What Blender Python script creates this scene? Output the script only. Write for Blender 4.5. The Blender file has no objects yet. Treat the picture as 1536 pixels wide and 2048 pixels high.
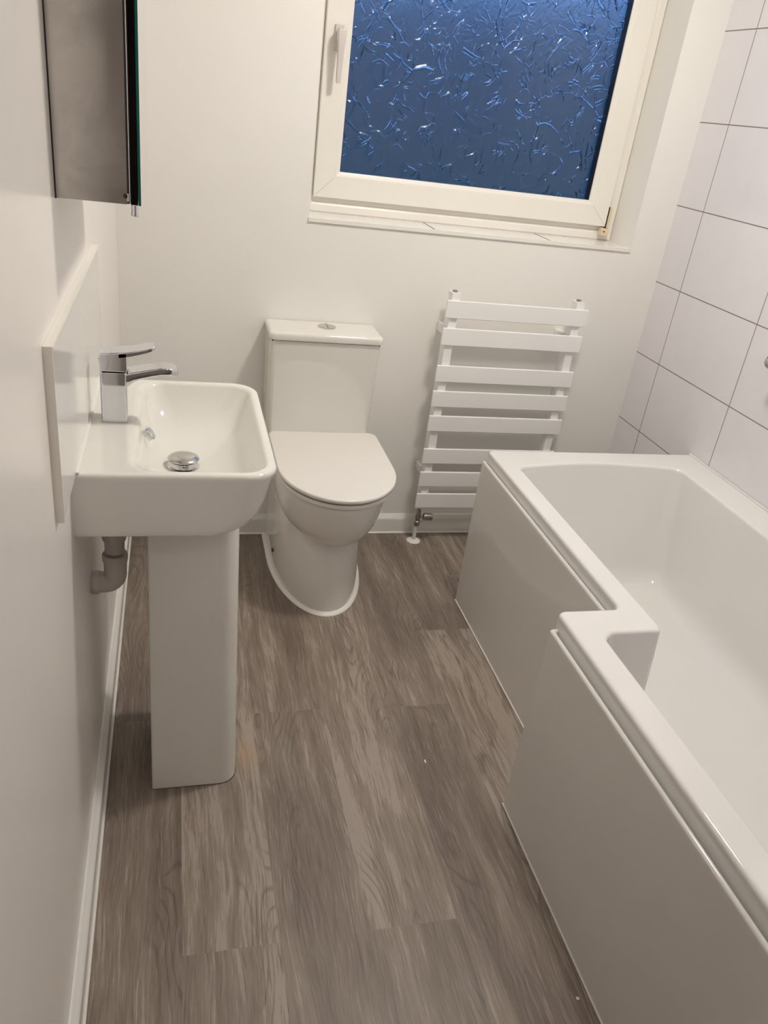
import bpy, bmesh, math, random
from mathutils import Vector, Matrix
PI = math.pi
sc = bpy.context.scene
col = sc.collection
random.seed(4)

# ------------------------------------------------------------------ materials
class NT:
    def __init__(s, name):
        s.m = bpy.data.materials.new(name); s.m.use_nodes = True
        s.t = s.m.node_tree; s.b = s.t.nodes['Principled BSDF']
    def n(s, typ, **kw):
        nd = s.t.nodes.new(typ)
        for k, v in kw.items():
            if hasattr(nd, k): setattr(nd, k, v)
            else: nd.inputs[k].default_value = v
        return nd
    def l(s, a, b): s.t.links.new(a, b)
    def math(s, op, a, b=None, c=None, clamp=False):
        nd = s.t.nodes.new('ShaderNodeMath'); nd.operation = op; nd.use_clamp = clamp
        for i, v in enumerate((a, b, c)):
            if v is None: continue
            if isinstance(v, (int, float)): nd.inputs[i].default_value = v
            else: s.l(v, nd.inputs[i])
        return nd.outputs[0]
    def ramp(s, f, stops):
        nd = s.t.nodes.new('ShaderNodeValToRGB'); s.l(f, nd.inputs[0])
        e = nd.color_ramp.elements
        while len(e) < len(stops): e.new(.5)
        for i, (p, c) in enumerate(stops):
            e[i].position = p; e[i].color = (c if len(c) == 4 else (*c, 1))
        return nd.outputs[0]
    def mixc(s, f, a, b, mode='MIX'):
        nd = s.t.nodes.new('ShaderNodeMix'); nd.data_type = 'RGBA'; nd.blend_type = mode
        for i, v in ((0, f), (6, a), (7, b)):
            if isinstance(v, (int, float)): nd.inputs[i].default_value = v
            elif isinstance(v, tuple): nd.inputs[i].default_value = (*v, 1)[:4]
            else: s.l(v, nd.inputs[i])
        return nd.outputs[2]
    def xyz(s, src='Object'):
        tc = s.n('ShaderNodeTexCoord'); sp = s.n('ShaderNodeSeparateXYZ')
        s.l(tc.outputs[src], sp.inputs[0]); return tc.outputs[src], sp.outputs
    def vec(s, x, y, z=0.0):
        nd = s.n('ShaderNodeCombineXYZ')
        for i, v in enumerate((x, y, z)):
            if isinstance(v, (int, float)): nd.inputs[i].default_value = v
            else: s.l(v, nd.inputs[i])
        return nd.outputs[0]
    def noise(s, v, scale=5, detail=2, rough=.5, dist=0.0):
        nd = s.n('ShaderNodeTexNoise'); s.l(v, nd.inputs['Vector'])
        nd.inputs['Scale'].default_value = scale; nd.inputs['Detail'].default_value = detail
        nd.inputs['Roughness'].default_value = rough; nd.inputs['Distortion'].default_value = dist
        return nd.outputs['Fac']
    def bump(s, h, strength=.2, dist=.001):
        nd = s.n('ShaderNodeBump'); s.l(h, nd.inputs['Height'])
        nd.inputs['Strength'].default_value = strength; nd.inputs['Distance'].default_value = dist
        s.l(nd.outputs[0], s.b.inputs['Normal'])
    def set(s, **kw):
        for k, v in kw.items():
            k = k.replace('_', ' ')
            i = s.b.inputs[k]
            i.default_value = (*v, 1) if isinstance(v, tuple) else v
        return s

def plain(name, colr, rough=.4, metal=0.0, var=0.02, nscale=6, bump=0.0, bscale=200, **kw):
    m = NT(name); m.set(Roughness=rough, Metallic=metal, **kw)
    v, _ = m.xyz()
    f = m.noise(v, nscale, 3)
    c0 = tuple(max(0, x * (1 - var)) for x in colr); c1 = tuple(min(1, x * (1 + var)) for x in colr)
    m.l(m.mixc(f, c0, c1), m.b.inputs['Base Color'])
    if bump: m.bump(m.noise(v, bscale, 2), bump, .0006)
    return m.m

M = {}
M['ceramic'] = plain('glazed_ceramic', (.80, .785, .74), .06, IOR=1.52)
M['ceramic'].node_tree.nodes['Principled BSDF'].inputs['Coat Weight'].default_value = .3
M['seat'] = plain('seat_plastic', (.82, .80, .76), .22)
M['acrylic'] = plain('bath_acrylic', (.785, .775, .76), .06)
M['panel'] = plain('bath_panel_acrylic', (.73, .715, .685), .08)
M['seal'] = plain('white_silicone', (.88, .87, .83), .35)
M['wall'] = plain('wall_paint', (.86, .845, .81), .42, bump=.06, bscale=260)
M['wallsatin'] = plain('satin_wall_paint', (.88, .85, .81), .27, bump=.05, bscale=180)
M['ceil'] = plain('ceiling_paint', (.85, .84, .81), .7)
M['gloss'] = plain('gloss_skirting_paint', (.85, .84, .81), .14, bump=.03, bscale=40)
M['upvc'] = plain('white_upvc', (.86, .83, .77), .25)
M['radiator'] = plain('radiator_enamel', (.88, .88, .87), .28)
M['greyplastic'] = plain('grey_waste_plastic', (.60, .56, .54), .38)
M['pipe'] = plain('white_pipe_sleeve', (.78, .76, .70), .35)
M['beige'] = plain('aged_hinge_plastic', (.72, .60, .40), .35)
M['handle'] = plain('handle_lacquer', (.66, .61, .59), .22)
M['black'] = plain('black_rubber', (.012, .012, .014), .35)
M['green'] = plain('green_glass_edge', (.004, .11, .09), .12)
M['darkgap'] = plain('gap_line', (.10, .09, .08), .6)
M['line'] = plain('joint_line', (.50, .47, .42), .5)
M['chrome'] = plain('chrome', (.72, .73, .76), .05, 1.0)
M['chrome2'] = plain('brushed_chrome', (.62, .60, .58), .16, 1.0)
M['valve'] = plain('valve_chrome', (.42, .40, .38), .16, 1.0)
M['mirror'] = plain('mirror_silver', (.85, .87, .86), .02, 1.0, var=0)
M['hall'] = plain('hall_paint', (.62, .58, .54), .7)
M['doorwood'] = plain('painted_door', (.80, .78, .74), .35)
M['chip'] = plain('paint_chip', (.85, .82, .72), .5)

def steel():
    m = NT('polished_steel'); m.set(Metallic=1.0, Roughness=.1)
    v, p = m.xyz()
    sm = m.noise(v, 9, 4, .6, .6)
    f = m.ramp(sm, [(.42, (0, 0, 0)), (.62, (1, 1, 1))])
    m.l(m.mixc(f, (.47, .44, .425), (.56, .53, .51)), m.b.inputs['Base Color'])
    m.l(m.math('MULTIPLY_ADD', sm, .25, .06), m.b.inputs['Roughness'])
    return m.m
M['steel'] = steel()

def tile_mat(name, axis_u, u0, du, v0, dv, g=.0017, skip=None):
    """glazed tiles, grout lines at u0+k*du and v0+k*dv in metres"""
    m = NT(name); m.set(Roughness=.2)
    v, p = m.xyz()
    def ln(c, o, d):
        a = m.math('DIVIDE', m.math('SUBTRACT', c, o), d)
        f = m.math('ABSOLUTE', m.math('SUBTRACT', a, m.math('ROUND', a)))
        return m.math('LESS_THAN', f, g / abs(d))
    gr = m.math('MAXIMUM', ln(p[axis_u], u0, du), ln(p[2], v0, dv))
    n = m.noise(v, 14, 4, .6)
    base = m.mixc(n, (.745, .728, .765), (.795, .778, .81))
    m.l(m.mixc(gr, base, (.24, .20, .185)), m.b.inputs['Base Color'])
    m.l(m.math('MULTIPLY_ADD', gr, .6, .18), m.b.inputs['Roughness'])
    m.bump(m.math('MULTIPLY', gr, -1.0), .5, .001)
    return m.m
W = 1.885
M['tile'] = tile_mat('wall_tiles', 1, -.1616, -.4268, .5208, .2643)
M['tileback'] = tile_mat('wall_tiles_end', 0, 1.40, .4268, .5208, .2643)
M['sptile'] = plain('splashback_glaze', (.84, .82, .79), .12)
M['sill'] = plain('sill_tile_glaze', (.86, .85, .84), .12)

def floor_mat():
    m = NT('grey_oak_vinyl_planks'); m.set(Roughness=.42)
    uv = m.n('ShaderNodeUVMap'); uv.uv_map = 'UVMap'
    sp = m.n('ShaderNodeSeparateXYZ'); m.l(uv.outputs[0], sp.inputs[0])
    at = m.n('ShaderNodeAttribute'); at.attribute_name = 'plank'
    r = m.n('ShaderNodeSeparateColor'); m.l(at.outputs['Color'], r.inputs[0])
    U, V = sp.outputs[0], sp.outputs[1]
    pid = m.math('MULTIPLY', r.outputs[0], 37.0)
    # coordinates warped around the knots
    warp = m.noise(m.vec(m.math('MULTIPLY', U, 5.0), m.math('MULTIPLY', V, 3.0), pid), 1.0, 2, .5)
    warp = m.math('MULTIPLY_ADD', warp, .044, -.022)
    Uw = m.math('ADD', U, warp)
    fine = m.noise(m.vec(m.math('MULTIPLY', Uw, 260.0), m.math('MULTIPLY', V, 13.0), pid), 1.0, 3, .65)
    fib = m.noise(m.vec(m.math('MULTIPLY', Uw, 120.0), m.math('MULTIPLY', V, 5.0), m.math('ADD', pid, 3.0)), 1.0, 3, .6)
    streak = m.noise(m.vec(m.math('MULTIPLY', Uw, 22.0), m.math('MULTIPLY', V, 1.6), m.math('ADD', pid, 7.0)), 1.0, 3, .55)
    broad = m.noise(m.vec(m.math('MULTIPLY', U, 7.0), m.math('MULTIPLY', V, 2.2), m.math('ADD', pid, 11.0)), 1.0, 3, .55)
    # cathedral rings as contour lines of a stretched field
    field = m.noise(m.vec(m.math('MULTIPLY', U, 7.5), m.math('MULTIPLY', V, 1.7), m.math('ADD', pid, 17.0)), 1.0, 1, .4)
    wob = m.noise(m.vec(m.math('MULTIPLY', U, 40.0), m.math('MULTIPLY', V, 30.0), pid), 1.0, 1, .5)
    field = m.math('MULTIPLY_ADD', wob, .012, field)
    ring = m.math('PINGPONG', m.math('MULTIPLY', field, 26.0), .5)
    ringl = m.ramp(ring, [(0.0, (1, 1, 1)), (.2, (0, 0, 0))])
    rmask = m.ramp(broad, [(.46, (0, 0, 0)), (.56, (1, 1, 1))])
    rmask2 = m.ramp(m.noise(m.vec(m.math('MULTIPLY', U, 11.0), m.math('MULTIPLY', V, 2.4), m.math('ADD', pid, 23.0)), 1.0, 1, .5), [(.5, (0, 0, 0)), (.62, (1, 1, 1))])
    # knots
    vo = m.n('ShaderNodeTexVoronoi'); vo.inputs['Scale'].default_value = 1.0; vo.inputs['Randomness'].default_value = 1.0
    m.l(m.vec(m.math('MULTIPLY', Uw, 6.5), m.math('MULTIPLY', V, 3.3), pid), vo.inputs['Vector'])
    knot = m.ramp(vo.outputs['Distance'], [(0.0, (1, 1, 1)), (.05, (.6, .6, .6)), (.17, (0, 0, 0))])
    t = m.math('MULTIPLY', fine, .36)
    t = m.math('MULTIPLY_ADD', fib, .34, t)
    t = m.math('MULTIPLY_ADD', streak, .56, t)
    t = m.math('MULTIPLY_ADD', broad, .42, t)
    t = m.math('MULTIPLY_ADD', r.outputs[1], .22, t)
    c = m.ramp(t, [(.70, (.150, .114, .090)), (.86, (.220, .176, .142)), (.98, (.290, .238, .198)), (1.16, (.365, .310, .266))])
    rl = m.math('MULTIPLY', m.math('MULTIPLY', ringl, rmask2), .50)
    c = m.mixc(rl, c, (.085, .06, .046))
    c = m.mixc(m.math('MULTIPLY', knot, .5), c, (.085, .062, .050))
    # white limed pores
    pore = m.ramp(fine, [(.60, (0, 0, 0)), (.72, (1, 1, 1))])
    c = m.mixc(m.math('MULTIPLY', pore, .34), c, (.48, .42, .36))
    dark = m.ramp(fine, [(.28, (1, 1, 1)), (.40, (0, 0, 0))])
    c = m.mixc(m.math('MULTIPLY', dark, .45), c, (.11, .08, .062))
    # rust stain beside the pedestal
    ov, op = m.xyz('Object')
    d = m.n('ShaderNodeVectorMath', operation='DISTANCE'); m.l(m.vec(op[0], m.math('MULTIPLY', op[1], .55)), d.inputs[0])
    d.inputs[1].default_value = (.347, -1.145 * .55, 0)
    nz = m.noise(ov, 45, 3)
    st = m.math('MULTIPLY_ADD', nz, .02, d.outputs['Value'])
    stf = m.ramp(st, [(.012, (1, 1, 1)), (.05, (0, 0, 0))])
    c = m.mixc(m.math('MULTIPLY', stf, .45), c, (.42, .24, .11))
    # plank joint
    ed = m.math('GREATER_THAN', r.outputs[2], .5)
    m.l(c, m.b.inputs['Base Color'])
    m.l(m.math('MULTIPLY_ADD', fib, .18, .36), m.b.inputs['Roughness'])
    m.bump(m.math('ADD', m.math('MULTIPLY', fine, .6), m.math('MULTIPLY', rl, -.6)), .22, .0006)
    return m.m
M['floor'] = floor_mat()

def glass_mat():
    m = NT('textured_obscure_glass')
    m.set(Roughness=.16, IOR=1.5, Transmission_Weight=1.0, Base_Color=(.62, .80, .92))
    v, p = m.xyz()
    w1 = m.n('ShaderNodeTexNoise'); w1.inputs['Scale'].default_value = 7; w1.inputs['Detail'].default_value = 1.5
    m.l(v, w1.inputs['Vector'])
    av = m.n('ShaderNodeVectorMath', operation='MULTIPLY_ADD')
    m.l(w1.outputs['Color'], av.inputs[0]); av.inputs[1].default_value = (.13, .13, .13); m.l(v, av.inputs[2])
    def edges(scale, off, wdt):
        vo = m.n('ShaderNodeTexVoronoi'); vo.feature = 'DISTANCE_TO_EDGE'
        mp = m.n('ShaderNodeMapping'); mp.inputs['Location'].default_value = off; mp.inputs['Scale'].default_value = (scale, .0, scale * .75)
        m.l(av.outputs[0], mp.inputs[0]); m.l(mp.outputs[0], vo.inputs['Vector']); vo.inputs['Scale'].default_value = 1
        e = m.ramp(vo.outputs['Distance'], [(0, (1, 1, 1)), (wdt, (0, 0, 0))])
        msk = m.ramp(m.noise(m.vec(m.math('ADD', p[0], off[0]), 0.0, p[2]), 16, 2), [(.475, (0, 0, 0)), (.59, (1, 1, 1))])
        return m.math('MULTIPLY', e, msk)
    h = m.math('ADD', edges(15, (1.3, 0, 2.1), .06), edges(31, (5.3, 0, 7.7), .08))
    h = m.math('MULTIPLY_ADD', m.noise(v, 16, 3, .55, .8), 1.0, h)
    m.bump(h, 1.0, .0017)
    return m.m
M['glass'] = glass_mat()

def emit(name, c, s):
    m = NT(name); m.set(Base_Color=(.9, .9, .88), Emission_Color=c, Emission_Strength=s, Roughness=.4)
    return m.m

# ------------------------------------------------------------------ geometry helpers
def link(name, me, mat, parent=None, org=(0, 0, 0), smooth=True, angle=35):
    o = bpy.data.objects.new(name, me); col.objects.link(o)
    me.transform(Matrix.Translation(-Vector(org)))
    for m_ in (mat if isinstance(mat, (list, tuple)) else [mat]): me.materials.append(m_)
    if smooth:
        for p in me.polygons: p.use_smooth = True
        me.set_sharp_from_angle(angle=math.radians(angle))
        wn = o.modifiers.new('weighted_normals', 'WEIGHTED_NORMAL'); wn.mode = 'FACE_AREA'; wn.keep_sharp = True
    if parent: o.parent = parent
    else: o.location = org
    return o
def mk(name, bm, mat, parent=None, smooth=True, angle=35, org=None):
    bmesh.ops.recalc_face_normals(bm, faces=bm.faces)
    me = bpy.data.meshes.new(name); bm.to_mesh(me); bm.free()
    if org is None: org = tuple(parent['_org']) if parent is not None else (0, 0, 0)
    o = link(name, me, mat, parent, org, smooth, angle)
    o['_org'] = org
    return o
def tag(o, label=None, cat=None, group=None, kind=None):
    if label: o['label'] = label
    if cat: o['category'] = cat
    if group: o['group'] = group
    if kind: o['kind'] = kind
    return o
def root(name, org, label=None, cat=None, group=None, kind=None):
    o = bpy.data.objects.new(name, None); col.objects.link(o); o.location = org
    o.empty_display_size = .05; o['_org'] = org
    return tag(o, label, cat, group, kind)
def box(bm, x0, x1, y0, y1, z0, z1, bev=0.0, seg=2):
    r = bmesh.ops.create_cube(bm, size=1)
    vs = r['verts']
    for v in vs:
        v.co = Vector(((x0 + x1) / 2 + v.co.x * (x1 - x0), (y0 + y1) / 2 + v.co.y * (y1 - y0), (z0 + z1) / 2 + v.co.z * (z1 - z0)))
    if bev:
        es = list({e for v in vs for e in v.link_edges})
        bmesh.ops.bevel(bm, geom=es, offset=bev, segments=seg, affect='EDGES', profile=.5)
    return bm
def B(*a, **k): return box(bmesh.new(), *a, **k)
def loft(bm, secs, cap0=True, cap1=True, closed=True):
    rows = [[bm.verts.new(p) for p in s] for s in secs]
    n = len(rows[0])
    for a, b in zip(rows, rows[1:]):
        for i in range(n if closed else n - 1):
            j = (i + 1) % n
            bm.faces.new((a[i], a[j], b[j], b[i]))
    if cap0: bm.faces.new(list(reversed(rows[0])))
    if cap1: bm.faces.new(rows[-1])
    return bm
def rpoly(pts, seg=8):
    """pts: (x, y, radius) corners -> rounded outline of fixed vertex count"""
    out = []; n = len(pts)
    for i in range(n):
        p = Vector(pts[i][:2]); a = Vector(pts[i - 1][:2]); b = Vector(pts[(i + 1) % n][:2]); r = max(pts[i][2], 1e-4)
        da = (a - p).normalized(); db = (b - p).normalized()
        ang = da.angle(db); t = r / math.tan(ang / 2)
        t = min(t, (a - p).length * .49, (b - p).length * .49); r = t * math.tan(ang / 2)
        s, e = p + da * t, p + db * t
        c = p + (da + db).normalized() * (r / math.sin(ang / 2))
        a0 = math.atan2(s.y - c.y, s.x - c.x); a1 = math.atan2(e.y - c.y, e.x - c.x)
        d = (a1 - a0 + PI) % (2 * PI) - PI
        for k in range(seg + 1):
            th = a0 + d * k / seg; out.append((c.x + r * math.cos(th), c.y + r * math.sin(th)))
    return out
def at_z(o, z): return [(x, y, z) for x, y in o]
def lathe(bm, prof, center, axis='z', n=32, cap=True):
    """prof: (r, h) pairs along the axis direction"""
    ax = {'x': Vector((1, 0, 0)), 'y': Vector((0, 1, 0)), 'z': Vector((0, 0, 1))}.get(axis) if isinstance(axis, str) else Vector(axis).normalized()
    u = ax.orthogonal().normalized(); w = ax.cross(u)
    secs = [[Vector(center) + ax * h + (u * math.cos(2 * PI * i / n) + w * math.sin(2 * PI * i / n)) * max(r, 1e-5) for i in range(n)] for r, h in prof]
    return loft(bm, secs, cap, cap)
def tube(bm, pts, r, n=16, cap=True, up=(0, 0, 1)):
    pts = [Vector(p) for p in pts]; secs = []
    rs = r if isinstance(r, (list, tuple)) else [r] * len(pts)
    prev = None
    for i, p in enumerate(pts):
        d = (pts[min(i + 1, len(pts) - 1)] - pts[max(i - 1, 0)]).normalized()
        if prev is None: u = d.orthogonal().normalized()
        else: u = (prev - d * prev.dot(d)).normalized()
        prev = u; w = d.cross(u)
        secs.append([p + (u * math.cos(2 * PI * k / n) + w * math.sin(2 * PI * k / n)) * rs[i] for k in range(n)])
    return loft(bm, secs, cap, cap)
def arc(c, r, a0, a1, u, w, n=8):
    return [Vector(c) + (Vector(u) * math.cos(a0 + (a1 - a0) * i / n) + Vector(w) * math.sin(a0 + (a1 - a0) * i / n)) * r for i in range(n + 1)]

# ------------------------------------------------------------------ room shell
H = 2.40
YB = -2.20
ZS = 1.154                                        # window sill height
WX0, WX1, WZ1 = .587, 1.747, 2.12
DEP = .215
# floor, one face per plank
def build_floor():
    bm = bmesh.new(); uvl = bm.loops.layers.uv.new('UVMap'); cl = bm.loops.layers.color.new('plank')
    x0 = .187; pw = .188; L = 1.322
    ref = {-4: -.2, -3: -.75, -2: -1.3, -1: -.997, 0: -1.658, 1: -.997, 2: -1.660, 3: -1.008, 4: -.660, 5: -.333, 6: -1.0, 7: -.5, 8: -1.4, 9: -.9}
    mine = {-1: .12, 0: .62, 1: .30, 2: .50, 3: .38, 4: .45, 5: .25}
    rnd = random.Random(11)
    for k in range(-4, 10):
        xa, xb = x0 + k * pw, x0 + (k + 1) * pw
        y = ref[k]
        while y > -4.3: y -= L
        while y < .4:
            ya, yb = y, y + L
            vs = [bm.verts.new(p) for p in ((xa, ya, 0), (xb, ya, 0), (xb, yb, 0), (xa, yb, 0))]
            f = bm.faces.new(vs); ident = rnd.random(); tone = rnd.random()
            if k in (0,) and ya < -2: tone = .85
            elif k == 0: tone = .80
            elif k == -1: tone = .15
            elif k == 1: tone = .35
            elif k == 2: tone = .75 if ya > -1.7 else .35
            elif k == 3: tone = .35
            for lp in f.loops:
                c = lp.vert.co
                lp[uvl].uv = (c.x - xa + rnd.choice([0]) + ident * 13, c.y - ya + ident * 29)
                lp[cl] = (ident, tone, 0, 1)
            y += L
    return bm
fl = mk('floor', build_floor(), M['floor'], smooth=False); tag(fl, kind='structure')
# ceiling
tag(mk('ceiling', B(-.2, W + .2, YB - .15, .3, H, H + .1), M['ceil'], smooth=False), kind='structure')
# left wall
tag(mk('wall_left', B(-.12, 0, YB, .3, 0, H), M['wallsatin'], smooth=False), kind='structure')
# far wall with the window opening
b = bmesh.new()
box(b, 0, WX0, 0, DEP + .05, 0, H); box(b, WX1, W, 0, DEP + .05, 0, H)
box(b, WX0, WX1, 0, DEP + .05, 0, ZS - .012); box(b, WX0, WX1, 0, DEP + .05, WZ1, H)
tag(mk('wall_far', b, M['wall'], smooth=False), kind='structure')
tag(mk('wall_right', B(W, W + .12, YB - .12, .27, 0, H), M['tile'], smooth=False), kind='structure')
# wall behind the camera with the doorway
b = bmesh.new()
box(b, .93, W, YB - .10, YB, 0, H)
tag(mk('wall_back', b, M['tileback'], smooth=False), kind='structure')
tag(mk('wall_back', B(-.12, .93, YB - .10, YB, 2.03, H), M['wall'], smooth=False), kind='structure')
# hall beyond the doorway
b = bmesh.new()
box(b, -.5, -.38, -3.9, YB - .0, 0, H); box(b, 1.4, 1.5, -3.9, YB - .10, 0, H); box(b, -.5, 1.5, -4.0, -3.9, 0, H)
box(b, -.5, -.12, YB - .1, YB, 0, H); box(b, -.5, 1.5, -4.0, YB - .1, H, H + .1)
tag(mk('wall_hall', b, M['hall'], smooth=False), kind='structure')

# skirting boards
def skirt(axis, a0, a1):
    prof = [(0, 0), (.016, 0), (.016, .058), (.0145, .064), (.010, .069), (.0055, .074), (.0035, .078), (0, .079)]
    secs = []
    for t in (a0, a1):
        secs.append([(t, -d, z) if axis == 'x' else (d, t, z) for d, z in prof])
    return loft(bmesh.new(), secs)
def bead(axis, a0, a1, off=.016, r=.004):
    prof = [(off, 0), (off + r * 1.0, 0), (off + r * .9, .0025), (off, .006)]
    secs = [[(t, -d, z) if axis == 'x' else (d, t, z) for d, z in prof] for t in (a0, a1)]
    return loft(bmesh.new(), secs)
s1 = tag(mk('baseboard_left', skirt('y', YB, 0), M['gloss'], angle=50), kind='structure')
mk('sealant_bead', bead('y', YB, -.016), M['seal'], s1)
s2 = tag(mk('baseboard_far', skirt('x', 0, W), M['gloss'], angle=50), kind='structure')
mk('sealant_bead', bead('x', .016, W), M['seal'], s2)

# ------------------------------------------------------------------ window
wr = root('window_1', (WX0, .17, ZS), 'white framed window with rippled obscure glass, dark blue outside', 'window', kind='structure')
# window sill of white tiles
sl = mk('trim_1', B(WX0, WX1, -.004, DEP, ZS - .011, ZS, bev=.0015), M['sill'], smooth=False)
tag(sl, 'white tiled window sill with grey joints', 'window sill', kind='structure')
b = bmesh.new()
for xj in (1.012, 1.436): box(b, xj - .0017, xj + .0017, .003, .15, ZS - .002, ZS + .0006)
mk('grout_line', b, plain('sill_grout', (.12, .10, .10), .7), sl, smooth=False)
mk('edge_trim', B(WX0 - .002, WX1, -.0065, -.0005, ZS - .012, ZS + .0012, bev=.001), M['upvc'], sl)
FR0, FR1, FZ0, FZ1 = WX0 + .002, WX1 - .002, ZS, WZ1
def ringframe(x0, x1, z0, z1, w, ya, yb, prof=None):
    """mitred frame; prof list of (inset, y) going from the outer back edge to the inner back edge"""
    prof = prof or [(0, yb), (0, ya + .004), (.004, ya), (w - .004, ya), (w, ya + .004), (w, yb)]
    bm = bmesh.new(); rows = []
    for ins, y in prof:
        rows.append([bm.verts.new(p) for p in ((x0 + ins, y, z0 + ins), (x1 - ins, y, z0 + ins), (x1 - ins, y, z1 - ins), (x0 + ins, y, z1 - ins))])
    for a, c in zip(rows, rows[1:] + rows[:1]):
        for i in range(4):
            j = (i + 1) % 4; bm.faces.new((a[i], a[j], c[j], c[i]))
    return bm
SX0, SX1, SZ0, SZ1 = .617, 1.703, 1.203, 2.075
YS = .135                                          # room side face of the sash
mk('frame', ringframe(FR0, FR1, FZ0, FZ1, .06, .152, .215, [(0, .215), (0, .156), (.004, .152), (.024, .152), (.034, .158), (.06, .158), (.06, .215)]), M['upvc'], wr, angle=25)
sash = mk('sash', ringframe(SX0, SX1, SZ0, SZ1, .066, YS, .20, [(0, .151), (0, YS + .005), (.0015, YS + .0015), (.005, YS), (.0655, YS), (.0665, YS + .0015), (.0665, .20)]), M['upvc'], wr, angle=25)
GX0, GX1, GZ0, GZ1 = SX0 + .084, SX1 - .084, SZ0 + .077, SZ1 - .077
mk('glazing_bead', ringframe(SX0 + .066, SX1 - .066, SZ0 + .066, SZ1 - .066, .018, YS, .17, [(0, .175), (0, YS + .001), (.004, YS + .001), (.010, YS + .005), (.0175, YS + .009), (.018, YS + .012), (.018, .175)]), M['upvc'], sash, angle=25)
mk('gasket', ringframe(SX0 + .078, SX1 - .078, SZ0 + .078, SZ1 - .078, .014, .150, .18, [(0, .185), (0, YS + .013), (.0068, YS + .013), (.0068, .185)]), M['black'], sash, angle=25)
mk('glass_pane', B(SX0 + .08, SX1 - .08, .172, .178, SZ0 + .08, SZ1 - .08), M['glass'], sash, smooth=False)
# fine mitre joints
b = bmesh.new()
def flatline(bm, p, q, w, y):
    p, q = Vector((p[0], y, p[1])), Vector((q[0], y, q[1])); d = (q - p).normalized(); nrm = Vector((d.z, 0, -d.x)) * w / 2
    bm.faces.new([bm.verts.new(v) for v in (p - nrm, p + nrm, q + nrm, q - nrm)])
for (cx, cz, sx, sz) in ((SX0, SZ0, 1, 1), (SX1, SZ0, -1, 1), (SX0, SZ1, 1, -1), (SX1, SZ1, -1, -1)):
    flatline(b, (cx + sx * .006, cz + sz * .006), (cx + sx * .0655, cz + sz * .0655), .0011, YS - .0004)
mk('mitre_joint', b, M['line'], sash, smooth=False)
# handle
hd = mk('handle', B(.645, .6725, YS - .010, YS, 1.628, 1.700, bev=.003), M['handle'], wr)
b = bmesh.new()
lathe(b, [(.0085, 0), (.0085, -.026)], (.659, YS - .008, 1.672), 'y', 20)
secs = []
for z, w, y0, y1 in ((1.687, .010, -.050, -.022), (1.682, .012, -.053, -.020), (1.660, .012, -.054, -.021), (1.645, .0105, -.054, -.034), (1.60, .0085, -.053, -.037), (1.545, .0075, -.050, -.038), (1.541, .006, -.048, -.040)):
    secs.append([(.660 + a, YS + d, z) for a, d in rpoly([(-w, y0, .004), (w, y0, .004), (w, y1, .003), (-w, y1, .003)], 3)])
loft(b, secs)
mk('lever', b, M['handle'], hd)
# hinge at the lower right corner
hg = mk('hinge', B(1.682, 1.716, YS - .014, YS + .010, 1.173, 1.199, bev=.005), M['beige'], wr)
tag(hg, 'yellowed beige plastic hinge')
b = B(SX1 + .003, SX1 + .012, YS - .003, YS + .014, 1.200, 1.270, bev=.002)
mk('hinge_cover', b, M['beige'], hg)
mk('hinge_gap', B(SX1 + .0004, SX1 + .0028, YS + .001, YS + .014, 1.195, 1.272), M['black'], hg, smooth=False)
mk('hinge_screw', lathe(bmesh.new(), [(.0028, 0), (.0028, -.0018)], (1.694, YS - .0138, 1.188), 'y', 12), M['black'], hg)

# ------------------------------------------------------------------ toilet
TX = .660
T = root('toilet', (TX, -.3, 0), 'white close-coupled toilet with closed lid against the far wall', 'toilet')
def dshape(cx, hw, yb, yc, yf, rb=.03, n=28, p=2.0):
    """rounded back, straight sides to yc, superelliptic front to yf"""
    o = []
    for k in range(7):
        a = PI / 2 * k / 6; o.append((cx + hw - rb + rb * math.cos(PI / 2 - a) if False else cx - hw + rb - rb * math.sin(a + 0) , yb - rb + rb * math.cos(a)))
    for k in range(n + 1):
        a = PI * k / n; c, s = math.cos(a), math.sin(a)
        o.append((cx - hw * math.copysign(abs(c) ** (2 / p), c), yc - (yc - yf) * abs(s) ** (2 / p)))
    for k in range(7):
        a = PI / 2 * k / 6; o.append((cx + hw - rb + rb * math.cos(a), yb - rb + rb * math.sin(a)))
    return o
b = bmesh.new()
# shroud / foot
ft = []
for z, hw, yc, yf in ((0, .152, -.19, -.553), (.05, .151, -.19, -.550), (.12, .148, -.19, -.538), (.18, .146, -.19, -.522), (.24, .146, -.19, -.505), (.30, .150, -.19, -.47), (.36, .16, -.18, -.40), (.415, .165, -.15, -.34)):
    w = hw
    ft.append(at_z(dshape(TX - .003, w, -.002, yc, yf, .012), z))
loft(b, ft)
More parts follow.
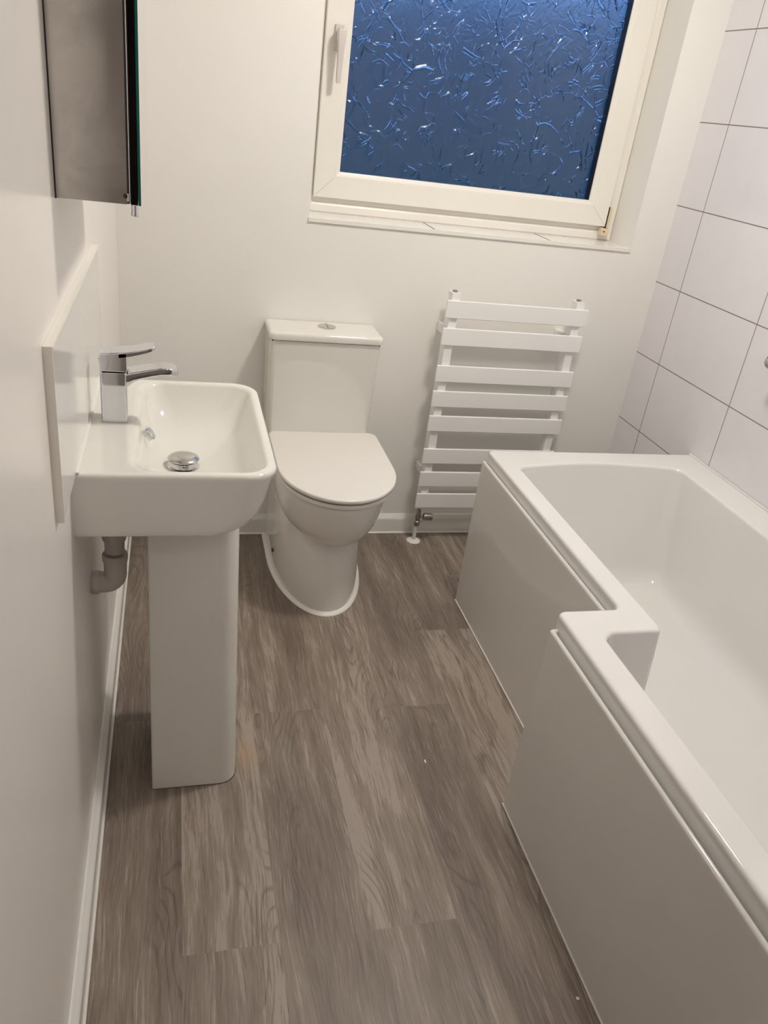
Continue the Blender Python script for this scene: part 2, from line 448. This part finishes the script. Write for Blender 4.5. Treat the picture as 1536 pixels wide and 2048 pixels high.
# bowl
bw = []
for z, hw, yb, yc, yf in ((.232, .030, -.20, -.30, -.42), (.235, .070, -.18, -.28, -.465), (.240, .100, -.16, -.28, -.497), (.249, .123, -.15, -.28, -.527), (.263, .142, -.14, -.29, -.555), (.283, .157, -.135, -.30, -.579), (.311, .168, -.13, -.30, -.599), (.345, .175, -.125, -.31, -.612), (.38, .179, -.12, -.32, -.620), (.408, .180, -.12, -.32, -.625), (.422, .180, -.12, -.32, -.625), (.428, .176, -.124, -.32, -.621)):
    bw.append(at_z(dshape(TX + .008, hw, yb, yc, yf, min(.03, hw * .6)), z))
loft(b, bw)
mk('pan', b, M['ceramic'], T, angle=60)
def slab(cx, hw, yb, yc, yf, z0, z1, r, rb=.03):
    s = []
    for ins, z in ((r, z0), (r * .3, z0 + r * .3), (0, z0 + r), (0, z1 - r), (r * .12, z1 - r * .55), (r * .45, z1 - r * .15), (r, z1)):
        s.append(at_z(dshape(cx, hw - ins, yb - ins, yc, yf + ins, rb), z))
    return loft(bmesh.new(), s)
mk('seat', slab(TX + .011, .186, -.125, -.40, -.634, .430, .4445, .004), M['seat'], T, angle=60)
mk('lid', slab(TX + .011, .190, -.112, -.40, -.641, .4515, .466, .005), M['seat'], T, angle=60)
mk('lid_gap_shade', slab(TX + .011, .175, -.135, -.40, -.622, .4440, .4520, .001), M['darkgap'], T)  # dark slab colours in the shade between seat and lid
for sx in (-.075, .075): mk('seat_hinge', lathe(bmesh.new(), [(.011, -.02), (.011, .02)], (TX + .011 + sx, -.128, .442), 'x', 16), M['chrome2'], T)
# cistern
b = bmesh.new(); s = []
for z, hw, yf in ((.425, .172, -.112), (.435, .179, -.117), (.60, .183, -.135), (.785, .185, -.154), (.792, .184, -.153)):
    s.append([(x, y, z) for x, y in rpoly([(.653 - hw, -.004, .004), (.653 - hw, yf, .022), (.653 + hw, yf, .022), (.653 + hw, -.004, .004)], 6)])
loft(b, s)
ci = mk('cistern', b, M['ceramic'], T, angle=50)
mk('lid_gap', B(.653 - .179, .653 + .179, -.149, -.006, .789, .7965), M['darkgap'], ci, smooth=False)
b = bmesh.new(); s = []
for ins, z in ((.003, .7955), (.0, .799), (.0, .812), (.0015, .817), (.005, .8205), (.011, .822)):
    hw = .189 - ins
    s.append([(x, y, z) for x, y in rpoly([(.653 - hw, -.003, .006), (.653 - hw, -.163 + ins, .020), (.653 + hw, -.163 + ins, .020), (.653 + hw, -.003, .006)], 6)])
loft(b, s); mk('cistern_lid', b, M['ceramic'], T, angle=60)
fb = mk('flush_button', lathe(bmesh.new(), [(.031, .8205), (.031, .8235), (.029, .8255), (.026, .8262), (0, .8266)], (.664, -.062, 0), 'z', 40), M['chrome2'], T)
mk('button_split', B(.663, .665, -.088, -.036, .8262, .8271), M['darkgap'], fb, smooth=False)
tag(mk('fixing_cap', lathe(bmesh.new(), [(.0075, .004), (.0075, -.003), (.005, -.005), (0, -.0055)], (.5065, -.25, .068), 'x', 16), plain('dark_grey_cap', (.10, .09, .085), .4), T), 'small dark grey fixing cap')
# sealant bead around the foot
o1 = dshape(TX - .003, .152, -.018, -.19, -.553, .004)
o2 = dshape(TX - .003, .165, -.018, -.19, -.566, .004)
b = bmesh.new()
loft(b, [at_z(o2, 0.0), at_z(dshape(TX - .003, .1645, -.018, -.19, -.5655, .004), .003), at_z(dshape(TX - .003, .159, -.018, -.19, -.560, .004), .007), at_z(dshape(TX - .003, .1515, -.018, -.19, -.5525, .004), .010)])
mk('sealant_bead', b, M['seal'], T, angle=60)

# ------------------------------------------------------------------ basin on pedestal
ZR = .885
P = root('pedestal_basin', (.2, -1.10, 0), 'white rectangular basin on a tall white pedestal at the left wall', 'basin')
Y0, Y1, XF = -1.353, -.847, .357
def bas(ins, xf, r, z, iny=None):
    iy = ins if iny is None else iny
    return at_z(rpoly([(-.004, Y0 + iy, .003), (xf, Y0 + iy, r), (xf, Y1 - iy, r), (-.004, Y1 - iy, .003)], 10), z)
def inn(x0, x1, iy, r0, r1, z): return at_z(rpoly([(x0, Y0 + iy, r0), (x1, Y0 + iy, r1), (x1, Y1 - iy, r1), (x0, Y1 - iy, r0)], 10), z)
b = bmesh.new()
secs = [bas(.060, .22, .05, .7560), bas(.010, .286, .068, .7572), bas(.005, .302, .068, .7615), bas(.003, .318, .064, .773), bas(.002, .331, .06, .795), bas(.002, .340, .06, .82), bas(.001, .349, .062, .855), bas(.0, .356, .06, .872), bas(.0, .357, .06, .878), bas(.0015, .3555, .059, .8825), bas(.005, .352, .056, .885)]
secs += [inn(.088, .343, .015, .05, .048, .885), inn(.098, .339, .019, .05, .046, .8836), inn(.105, .336, .022, .048, .045, .879), inn(.109, .332, .027, .046, .045, .868), inn(.113, .322, .040, .05, .05, .845), inn(.120, .308, .060, .055, .055, .818), inn(.132, .288, .10, .05, .05, .798), inn(.150, .255, .16, .035, .035, .788), inn(.175, .225, .215, .02, .02, .784)]
loft(b, secs)
mk('basin', b, M['ceramic'], P, angle=60)
b = bmesh.new(); s = []
for z, xf, hy, r in ((0.0, .316, .133, .042), (.003, .317, .134, .042), (.2, .3135, .132, .042), (.5, .307, .129, .042), (.7, .303, .127, .042), (.76, .302, .126, .042)):
    s.append(at_z(rpoly([(.120, -1.10 - hy, .006), (xf, -1.10 - hy, r), (xf, -1.10 + hy, r), (.120, -1.10 + hy, .006)], 8), z))
loft(b, s); mk('pedestal', b, M['ceramic'], P, angle=60)
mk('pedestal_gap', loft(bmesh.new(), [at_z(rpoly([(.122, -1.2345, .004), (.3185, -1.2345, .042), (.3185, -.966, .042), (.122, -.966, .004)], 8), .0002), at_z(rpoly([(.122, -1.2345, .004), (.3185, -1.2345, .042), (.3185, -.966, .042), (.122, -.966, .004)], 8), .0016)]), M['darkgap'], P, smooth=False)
# waste with domed cap
wp = (.190, -1.098)
w_ = mk('waste_fitting', lathe(bmesh.new(), [(.033, .782), (.033, .7865), (.029, .788), (.02, .786), (.012, .786)], (*wp, 0), 'z', 40), M['chrome'], P)
mk('waste_plug', lathe(bmesh.new(), [(.010, .783), (.010, .7985), (.030, .7995), (.0325, .8025), (.030, .806), (.022, .8095), (.012, .811), (0, .8115)], (*wp, 0), 'z', 40), M['chrome2'], w_)
ovn = Vector((.80, 0, .60))
mk('overflow_ring', lathe(bmesh.new(), [(.0125, -.006), (.0125, .001), (.0145, .003), (.014, .0065), (.0115, .0085), (.008, .0088), (0, .0089)], (.122, -1.098, .855), ovn, 32), M['chrome'], P)
# silicone at the wall
mk('sealant_bead', B(.0, .016, Y0 + .002, Y1 - .002, .884, .8885, bev=.0015), M['seal'], P)

# tap
TP = root('basin_tap', (.059, -1.092, ZR), 'square chrome single lever mixer tap on the basin', 'tap')
b = bmesh.new()
ty0, ty1 = -1.1165, -1.0675
loft(b, [at_z(rpoly([(.0345, ty0, .004), (.0835, ty0, .004), (.0835, ty1, .004), (.0345, ty1, .004)], 4), z) for z in (.8855, .985)] + [at_z(rpoly([(.0355, ty0 + .001, .004), (.0825, ty0 + .001, .004), (.0825, ty1 - .001, .004), (.0355, ty1 - .001, .004)], 4), .9865)])
tb = mk('tap_body', b, M['chrome'], TP)
# spout
def strip(path, hy, yc=-1.092, rr=.003):
    """path: (x, ztop, zbottom, halfwidth) side profile swept across y"""
    s = []
    for x, zt, zb, h, *dx in path:
        dxb = dx[0] if dx else 0
        ring = rpoly([(yc - h, zb, rr), (yc + h, zb, rr), (yc + h, zt, rr), (yc - h, zt, rr)], 3)
        s.append([(x + (dxb if z < (zt + zb) / 2 else 0), y, z) for y, z in ring])
    return loft(bmesh.new(), s)
sp = [(.078, .984, .952, .0235), (.088, .986, .962, .0235), (.098, .989, .9695, .0235), (.112, .992, .975, .0235), (.130, .996, .980, .0232), (.146, .999, .9835, .0228), (.158, .9995, .984, .0222), (.168, .9975, .9825, .0205), (.175, .9935, .9805, .0165), (.179, .989, .9795, .010)]
mk('tap_spout', strip(sp, .0235), M['chrome'], TP, angle=50)
lv = []
b = bmesh.new()
secs = []
for x, zt, zb, h in ((.0345, 1.020, .990, .0225), (.037, 1.0235, .9885, .0240), (.060, 1.0255, .9885, .0240), (.0835, 1.0275, .9885, .0240)):
    secs.append([(x, y, z) for y, z in rpoly([(-1.092 - h, zb, .002), (-1.092 + h, zb, .002), (-1.092 + h, zt, .003), (-1.092 - h, zt, .003)], 3)])
loft(b, secs)
secs = []
for x, zt, th, h in ((.070, 1.0265, .012, .0240), (.086, 1.0282, .011, .0240), (.105, 1.0315, .0095, .0240), (.122, 1.0355, .0085, .0238), (.131, 1.0385, .0075, .0225), (.135, 1.0398, .0065, .0195), (.1365, 1.0400, .0045, .016)):
    secs.append([(x, y, z) for y, z in rpoly([(-1.092 - h, zt - th, .002), (-1.092 + h, zt - th, .002), (-1.092 + h, zt, .002), (-1.092 - h, zt, .002)], 3)])
loft(b, secs)
mk('tap_lever', b, M['chrome'], TP, angle=50)
mk('lever_cap', lathe(bmesh.new(), [(.003, 0), (.003, -.003)], (.0345, -1.092, 1.005), 'x', 12), M['chrome2'], TP)

# waste pipe below the basin
G = root('waste_pipe', (.05, -1.12, .5), 'grey plastic waste pipe bending into the wall under the basin', 'pipe')
px, py = .050, -1.13
b = bmesh.new()
tube(b, [(px, py, .752), (px, py, .60)], .0205, 24)
mk('vertical_pipe', b, M['greyplastic'], G)
b = bmesh.new()
lathe(b, [(.023, .628), (.0245, .632), (.0245, .70), (.023, .704)], (px, py, 0), 'z', 28)
mk('collar', b, M['greyplastic'], G)
b = bmesh.new()
path = [(px, py, .592), (px, py, .545)] + arc((px - .022, py, .545), .022, 0, -PI / 2, (1, 0, 0), (0, 0, 1), 8)[1:] + [(-.0, py, .523)]
tube(b, path, .0235, 24)
mk('elbow', b, M['greyplastic'], G)
mk('compression_ring', lathe(bmesh.new(), [(.0255, 0), (.0262, .003), (.0262, .014), (.0245, .017)], (px, py, .578), 'z', 28), M['greyplastic'], G)
mk('compression_ring', lathe(bmesh.new(), [(.0255, .0), (.0262, .003), (.0262, .012), (.025, .014)], (.003, py, .523), 'x', 28), M['greyplastic'], G)
b = bmesh.new()
tube(b, [(px + .015, py + .01, .690), (.090, -1.118, .680), (.0905, -1.118, .680), (.119, -1.112, .668)], [.0150, .0150, .021, .021], 20)
mk('trap_arm', b, M['greyplastic'], G)

# splashback: two glazed tiles on the left wall
S = root('splashback', (0, -1.145, .89), 'white glazed tile splashback on the left wall above the basin', 'splashback')
for ya, yb in ((-1.520, -1.1483), (-1.1460, -.772)):
    mk('tile', B(.0, .0115, ya, yb, .8865, 1.1545, bev=.0008), M['sptile'], S, smooth=False)
mk('joint', B(.0, .0098, -1.1485, -1.1458, .8875, 1.154), M['line'], S, smooth=False)
b = bmesh.new(); box(b, 0, .0135, -1.5215, -.7705, 1.1535, 1.1575, bev=.0008)
mk('edge_trim', b, M['upvc'], S)
mk('end_trim', B(0, .0128, -1.5235, -1.5205, .886, 1.1575), M['upvc'], S, smooth=False)

# ------------------------------------------------------------------ mirror cabinet
C0, C1, CZ0, CZ1 = -1.300, -.920, 1.318, 1.93
K = root('mirror_cabinet', (0, -1.11, CZ0), 'polished steel mirror cabinet on the left wall above the basin', 'cabinet')
bd = mk('cabinet_body', B(.0005, .1035, C0, C1, CZ0, CZ1, bev=.0012), M['steel'], K)
mk('body_rim', B(.0, .0022, C0 - .0008, C1 + .0008, CZ0 - .0006, CZ1), M['black'], bd, smooth=False)
mk('front_seal', B(.1032, .1065, C0 + .0005, C1, CZ0 + .001, CZ1), M['black'], K, smooth=False)
dr = mk('door', B(.1078, .1188, C0 + .0005, C1, CZ0, CZ1, bev=.0012), plain('smoked_chrome_frame', (.018, .016, .015), .08, 1.0), K)
mk('door_lip', B(.1062, .1080, C0, C1, CZ0 + .002, CZ1, bev=.0006), M['chrome'], dr)
mg = mk('mirror_glass', B(.1192, .1232, C0 - .0008, C1 + .001, CZ0 - .0005, CZ1), [M['green'], M['mirror']], K, smooth=False)
for p in mg.data.polygons:
    if abs(p.normal.x) > .9: p.material_index = 1
b = lathe(bmesh.new(), [(.0048, 0), (.0052, -.001), (.0052, -.011), (.0058, -.012), (.0058, -.0165), (.0050, -.0175)], (.1135, C0 + .006, CZ0), 'z', 24)
mk('hinge_pin', b, M['chrome'], K)
mk('hinge_screw', lathe(bmesh.new(), [(.0032, 0), (.0032, -.0015)], (.1005, C0, CZ0 + .012), 'y', 14), M['black'], bd)
mk('hinge_clip', B(.1030, .1085, C0 - .001, C0 + .004, CZ0 + .004, CZ0 + .016, bev=.001), M['chrome'], dr)

# ------------------------------------------------------------------ towel radiator
R_ = root('towel_radiator', (1.32, -.08, .14), 'white ladder towel radiator with eight flat bars on the far wall', 'radiator')
for xa, xb in ((1.074, 1.104), (1.538, 1.568)):
    u = mk('upright', B(xa, xb, -.0985, -.053, .150, .972, bev=.002), M['radiator'], R_)
    xm = (xa + xb) / 2
    mk('vent_plug', lathe(bmesh.new(), [(.0095, .971), (.0095, .976), (.0075, .978), (.0045, .978), (.0040, .9755)], (xm, -.076, 0), 'z', 20), M['valve'], u)
    for zz in (.838, .30):
        mk('wall_bracket', B(xm - .0205 if xm < 1.2 else xm - .032, xm + .004 if xm < 1.2 else xm - .004, -.060, .0, zz - .017, zz + .015, bev=.003), M['radiator'], R_)
for zt in (.949, .855, .723, .6295, .5355, .406, .3115, .2205):
    s = []
    for x in (1.0575, 1.0585, 1.5825, 1.5835):
        e = .001 if x in (1.0575, 1.5835) else 0
        s.append([(x, y, z) for y, z in rpoly([(-.098, zt - e, .002), (-.098, zt - .060 + e, .002), (-.1045 - .0035, zt - .060 + e, .003), (-.1045 - .0035, zt - e, .003)], 3)])
    mk('bar', loft(bmesh.new(), s), M['radiator'], R_)
# valve, pipe and floor collar
V_ = root('radiator_valve', (1.086, -.080, 0), 'small chrome valve on white pipe under left end of towel radiator', 'valve')
vx, vy = 1.083, -.080
mk('valve_body', lathe(bmesh.new(), [(.0115, .152), (.0115, .146), (.0085, .144), (.0085, .136), (.0105, .130), (.0105, .100), (.0085, .097), (.0085, .092), (.0115, .089), (.0115, .072), (.009, .069), (.007, .068)], (vx, vy, 0), 'z', 24), M['valve'], V_)
mk('valve_head', lathe(bmesh.new(), [(.006, 0), (.006, .010), (.0125, .013), (.0145, .016), (.0145, .044), (.0125, .048), (0, .049)], (vx + .008, vy - .004, .112), (1, -.12, -.02), 24), M['valve'], V_)
mk('riser_pipe', lathe(bmesh.new(), [(.0075, .0), (.0075, .075)], (vx - .002, vy, 0), 'z', 20), M['pipe'], V_)
mk('floor_collar', lathe(bmesh.new(), [(.027, 0), (.027, .002), (.024, .0048), (.012, .0075), (.008, .008)], (vx - .002, vy, 0), 'z', 36), M['seal'], V_)
V2 = root('radiator_valve', (1.553, -.080, 0), 'chrome valve at the right end of the towel radiator, behind the bath', 'valve')
mk('valve_body', lathe(bmesh.new(), [(.0115, .152), (.0085, .144), (.0105, .130), (.0105, .100), (.0115, .089), (.0115, .072), (.007, .068)], (1.553, vy, 0), 'z', 24), M['valve'], V2)
mk('riser_pipe', lathe(bmesh.new(), [(.0075, .0), (.0075, .075)], (1.553, vy, 0), 'z', 20), M['pipe'], V2)

# ------------------------------------------------------------------ L shaped bath
BT = root('shower_bath', (1.45, -1.3, 0), 'white L-shaped shower bath along the tiled right wall', 'bathtub')
ZB = .570
XN, XW = 1.138, .982           # outer rim edge: narrow part, wide part
YF, YN = -.483, YB + .004
YST = -1.358                    # step line
XR = W - .001
def outer(i, z, rs=1.0):
    p = [(XN + i, YF - i, .014 * rs), (XN + i, YST + i * 0 - i * 0 + (0), .022), (XW + i, YST - i, .016), (XW + i, YN, .003), (XR, YN, .003), (XR, YF - i, .006)]
    p[1] = (XN + i, YST - i, .022)
    return at_z(rpoly(p, 8), z)
def inner(i, z, r=.035, iw=None, ie=None, bow=.03, rc=None):
    """i inset of the long sides, ie inset at the far end"""
    ie = i if ie is None else ie
    rc = rc or .018
    xn, xw, xr = XN + .060 + i, XW + .066 + i, XR - .118 - i
    yst = YST - .086 - i
    yf, yn = YF - .118 - ie, YN + .09 + i
    p = [(xn, yf, r), (xn, yst, rc), (xw, yst, r), (xw, yn, r), (xr, yn, r), (xr, yf, r)]
    o = rpoly(p, 8)
    # bowed far end: insert intermediate points
    out = list(o)
    m_ = 10
    for k in range(1, m_):
        t = k / m_
        x = o[-1][0] * (1 - t) + o[0][0] * t; y = o[-1][1] * (1 - t) + o[0][1] * t
        out.append((x, y + bow * math.sin(PI * t)))
    return at_z(out, z)
def outer2(i, z):
    o = [(x, y) for x, y, _ in outer(i, z)]
    out = list(o)
    for k in range(1, 10):
        t = k / 10
        out.append((o[-1][0] * (1 - t) + o[0][0] * t, o[-1][1] * (1 - t) + o[0][1] * t))
    return at_z(out, z)
b = bmesh.new()
secs = [outer2(.012, .505), outer2(.001, .506), outer2(0, .509), outer2(0, .561), outer2(.0012, .566), outer2(.004, .5692), outer2(.009, ZB)]
secs += [inner(-.009, ZB), inner(-.004, .5692), inner(-.001, .566), inner(.0005, .561)]
for z, i, ie, rr in ((.50, .004, .012, .038), (.40, .009, .035, .045), (.30, .015, .06, .05), (.24, .020, .078, .055), (.215, .028, .09, .055), (.195, .042, .11, .055), (.184, .062, .135, .055), (.180, .09, .17, .05)):
    secs.append(inner(i, z, rr, ie=ie, bow=.03 if z > .3 else .02, rc=.018 + (.57 - z) * .02))
loft(b, secs, cap0=False, cap1=True)
mk('tub', b, M['acrylic'], BT, angle=60)
# front panel following the L, with a rounded ledge at its top
PXN, PXW = 1.1235, .9635
def ppath(off):
    return rpoly_open([(PXN + off, YF - .010), (PXN + off, YST - .018 - off), (PXW + off, YST - .018 - off), (PXW + off, YN)], (.004, .006))
def rpoly_open(pts, rr):
    out = [pts[0]]
    for i in (1, 2):
        p = Vector(pts[i]); a = Vector(pts[i - 1]); c = Vector(pts[i + 1]); da = (a - p).normalized(); dc = (c - p).normalized(); r = rr[i - 1]
        cc = p + da * r + dc * r
        s_, e_ = p + da * r, p + dc * r
        a0 = math.atan2(s_.y - cc.y, s_.x - cc.x); a1 = math.atan2(e_.y - cc.y, e_.x - cc.x); d = (a1 - a0 + PI) % (2 * PI) - PI
        for k in range(7):
            t = a0 + d * k / 6; out.append((cc.x + r * math.cos(t), cc.y + r * math.sin(t)))
    out.append(pts[-1]); return out
prof = [(.0, .002), (.0, .520), (.0, .530), (.001, .5336), (.0035, .5362), (.007, .5365), (.0098, .5345), (.0112, .531), (.0118, .526), (.0122, .516), (.0225, .5155)]
rows = [[(x, y, z) for x, y in ppath(o_)] for o_, z in prof]
b = bmesh.new(); vr = [[b.verts.new(p) for p in r] for r in rows]
for a, c in zip(vr, vr[1:]):
    for i in range(len(a) - 1): b.faces.new((a[i], a[i + 1], c[i + 1], c[i]))
# far end return of the panel
box(b, PXN + .0005, PXN + .016, YF - .012, YF - .008, .002, .533)
mk('bath_panel', b, M['panel'], BT, angle=50)
b = bmesh.new()
box(b, PXN + .02, XR - .01, YF - .020, YF - .012, .002, .532)
mk('end_panel', b, M['panel'], BT, smooth=False)
b = bmesh.new()
box(b, PXN - .0035, PXN + .001, YST - .016, YF - .010, 0, .0045, bev=.0012)
box(b, PXW - .0030, PXW + .001, YN, YST - .020, 0, .0035, bev=.001)
mk('sealant_bead', b, M['seal'], BT)
b = bmesh.new(); box(b, XR - .007, XR, YN, YF - .002, ZB - .001, ZB + .006, bev=.0025)
mk('wall_sealant', b, M['acrylic'], BT)
# waste hole in the bath floor
mk('bath_waste', lathe(bmesh.new(), [(.034, .1795), (.034, .183), (.028, .1842), (0, .185)], (1.47, -1.95, 0), 'z', 32), M['chrome'], BT)

# bath mixer bar at the right edge
X_ = root('bath_mixer', (W, -.95, .95), 'chrome bath mixer bar on the tiled right wall above the bath', 'tap')
b = bmesh.new()
lathe(b, [(.012, 0), (.019, .003), (.021, .010), (.021, .26), (.019, .267), (.012, .27)], (W - .050, -1.028, .984), 'y', 28)
mk('mixer_bar', b, M['chrome'], X_)
mk('end_knob', lathe(bmesh.new(), [(.012, -.002), (.0215, .002), (.0235, .008), (.0235, .030), (.021, .036), (.015, .038), (0, .0385)], (W - .050, -.760 - .0285, .985), 'y', 28), M['chrome2'], X_)
for yy in (-.85, -1.0):
    mk('wall_flange', lathe(bmesh.new(), [(.028, 0), (.026, -.008), (.012, -.012), (.012, -.045)], (W, yy, .984), 'x', 28), M['chrome'], X_)

# ------------------------------------------------------------------ specks on the floor
for (x, y, sx, sy, lab) in ((.805, -1.220, .0018, .0055, 'tiny cream paint chip on the floor before the bath step'),
                            (.937, -1.860, .0030, .0030, 'tiny cream paint chip on the floor near the bottom edge beside the bath')):
    b = B(x - sx, x + sx, y - sy, y + sy, .0002, .0018, bev=.0005)
    tag(mk('paint_chip', b, M['chip'], org=(x, y, 0)), lab, 'debris')

# ------------------------------------------------------------------ ceiling light
LX, LY = 1.10, -.98
CL = root('ceiling_light', (LX, LY, H), 'round flush ceiling light with opal diffuser', 'ceiling light')
mk('light_base', lathe(bmesh.new(), [(.108, 0), (.108, -.018), (.104, -.020)], (LX, LY, H), 'z', 48), M['upvc'], CL)
mk('diffuser', lathe(bmesh.new(), [(.100, -.018), (.100, -.040), (.094, -.050), (.07, -.056), (0, -.058)], (LX, LY, H), 'z', 48), emit('opal_diffuser', (1.0, .945, .855), 165.0), CL, angle=60)

HL = root('hall_fill_light', (.82, -3.1, H), 'added round fill light on the ceiling of the unseen hall', 'ceiling light')  # added lamp behind the camera, lifts the left wall and the reflections
mk('light_base', lathe(bmesh.new(), [(.125, 0), (.125, -.018), (.120, -.020)], (.82, -3.1, H), 'z', 32), M['upvc'], HL)
mk('diffuser', lathe(bmesh.new(), [(.118, -.018), (.118, -.045), (.085, -.062), (0, -.064)], (.82, -3.1, H), 'z', 32), emit('hall_fill_diffuser', (1.0, .93, .88), 28.0), HL, angle=60)

# ------------------------------------------------------------------ world: dusk
w = bpy.data.worlds.new('dusk'); sc.world = w; w.use_nodes = True
nt = w.node_tree; bg = nt.nodes['Background']
tc = nt.nodes.new('ShaderNodeTexCoord'); sp_ = nt.nodes.new('ShaderNodeSeparateXYZ'); nt.links.new(tc.outputs['Generated'], sp_.inputs[0])
rp = nt.nodes.new('ShaderNodeValToRGB'); mp_ = nt.nodes.new('ShaderNodeMapRange')
mp_.inputs[1].default_value = -1; mp_.inputs[2].default_value = 1
nt.links.new(sp_.outputs[2], mp_.inputs[0]); nt.links.new(mp_.outputs[0], rp.inputs[0])
e = rp.color_ramp.elements
for p, c in ((.0, (.013, .045, .085)), (.44, (.016, .058, .110)), (.50, (.019, .060, .135)), (.545, (.028, .075, .18)), (.585, (.20, .42, .95)), (1.0, (.16, .36, .85))):
    if p in (0.0, 1.0):
        e[0 if p == 0 else -1].color = (*c, 1); continue
    n_ = e.new(p); n_.color = (*c, 1)
nt.links.new(rp.outputs[0], bg.inputs[0]); bg.inputs[1].default_value = 1.0

# ------------------------------------------------------------------ camera
cp = (.17339578, -2.62979141, 1.49995831); rx, ry, rz, fpx = -.47553533, -.13745759, -.29401431, 1566.502
Rz = Matrix.Rotation(rz, 3, 'Z'); Rx = Matrix.Rotation(rx, 3, 'X'); Ry = Matrix.Rotation(ry, 3, 'Y')
R3 = Rz @ Rx @ Ry
X, Y, Z = R3.col[0], R3.col[1], R3.col[2]
m4 = Matrix(((X.x, Z.x, -Y.x, cp[0]), (X.y, Z.y, -Y.y, cp[1]), (X.z, Z.z, -Y.z, cp[2]), (0, 0, 0, 1)))
cd = bpy.data.cameras.new('camera'); cam = bpy.data.objects.new('camera', cd); col.objects.link(cam)
cam.matrix_world = m4; cd.sensor_fit = 'VERTICAL'; cd.sensor_height = 24.0; cd.sensor_width = 18.0; cd.lens = 24.0 * fpx / 2048
cd.clip_start = .02
sc.camera = cam

for o in bpy.data.objects:
    if '_org' in o: del o['_org']
sc.view_settings.view_transform = 'Standard'; sc.view_settings.look = 'None'
sc.view_settings.exposure = 0.0; sc.view_settings.gamma = 1.0; sc.view_settings.use_curve_mapping = False
sc.cycles.max_bounces = 10; sc.cycles.diffuse_bounces = 6; sc.cycles.use_denoising = True
sc.cycles.sample_clamp_indirect = 6.0
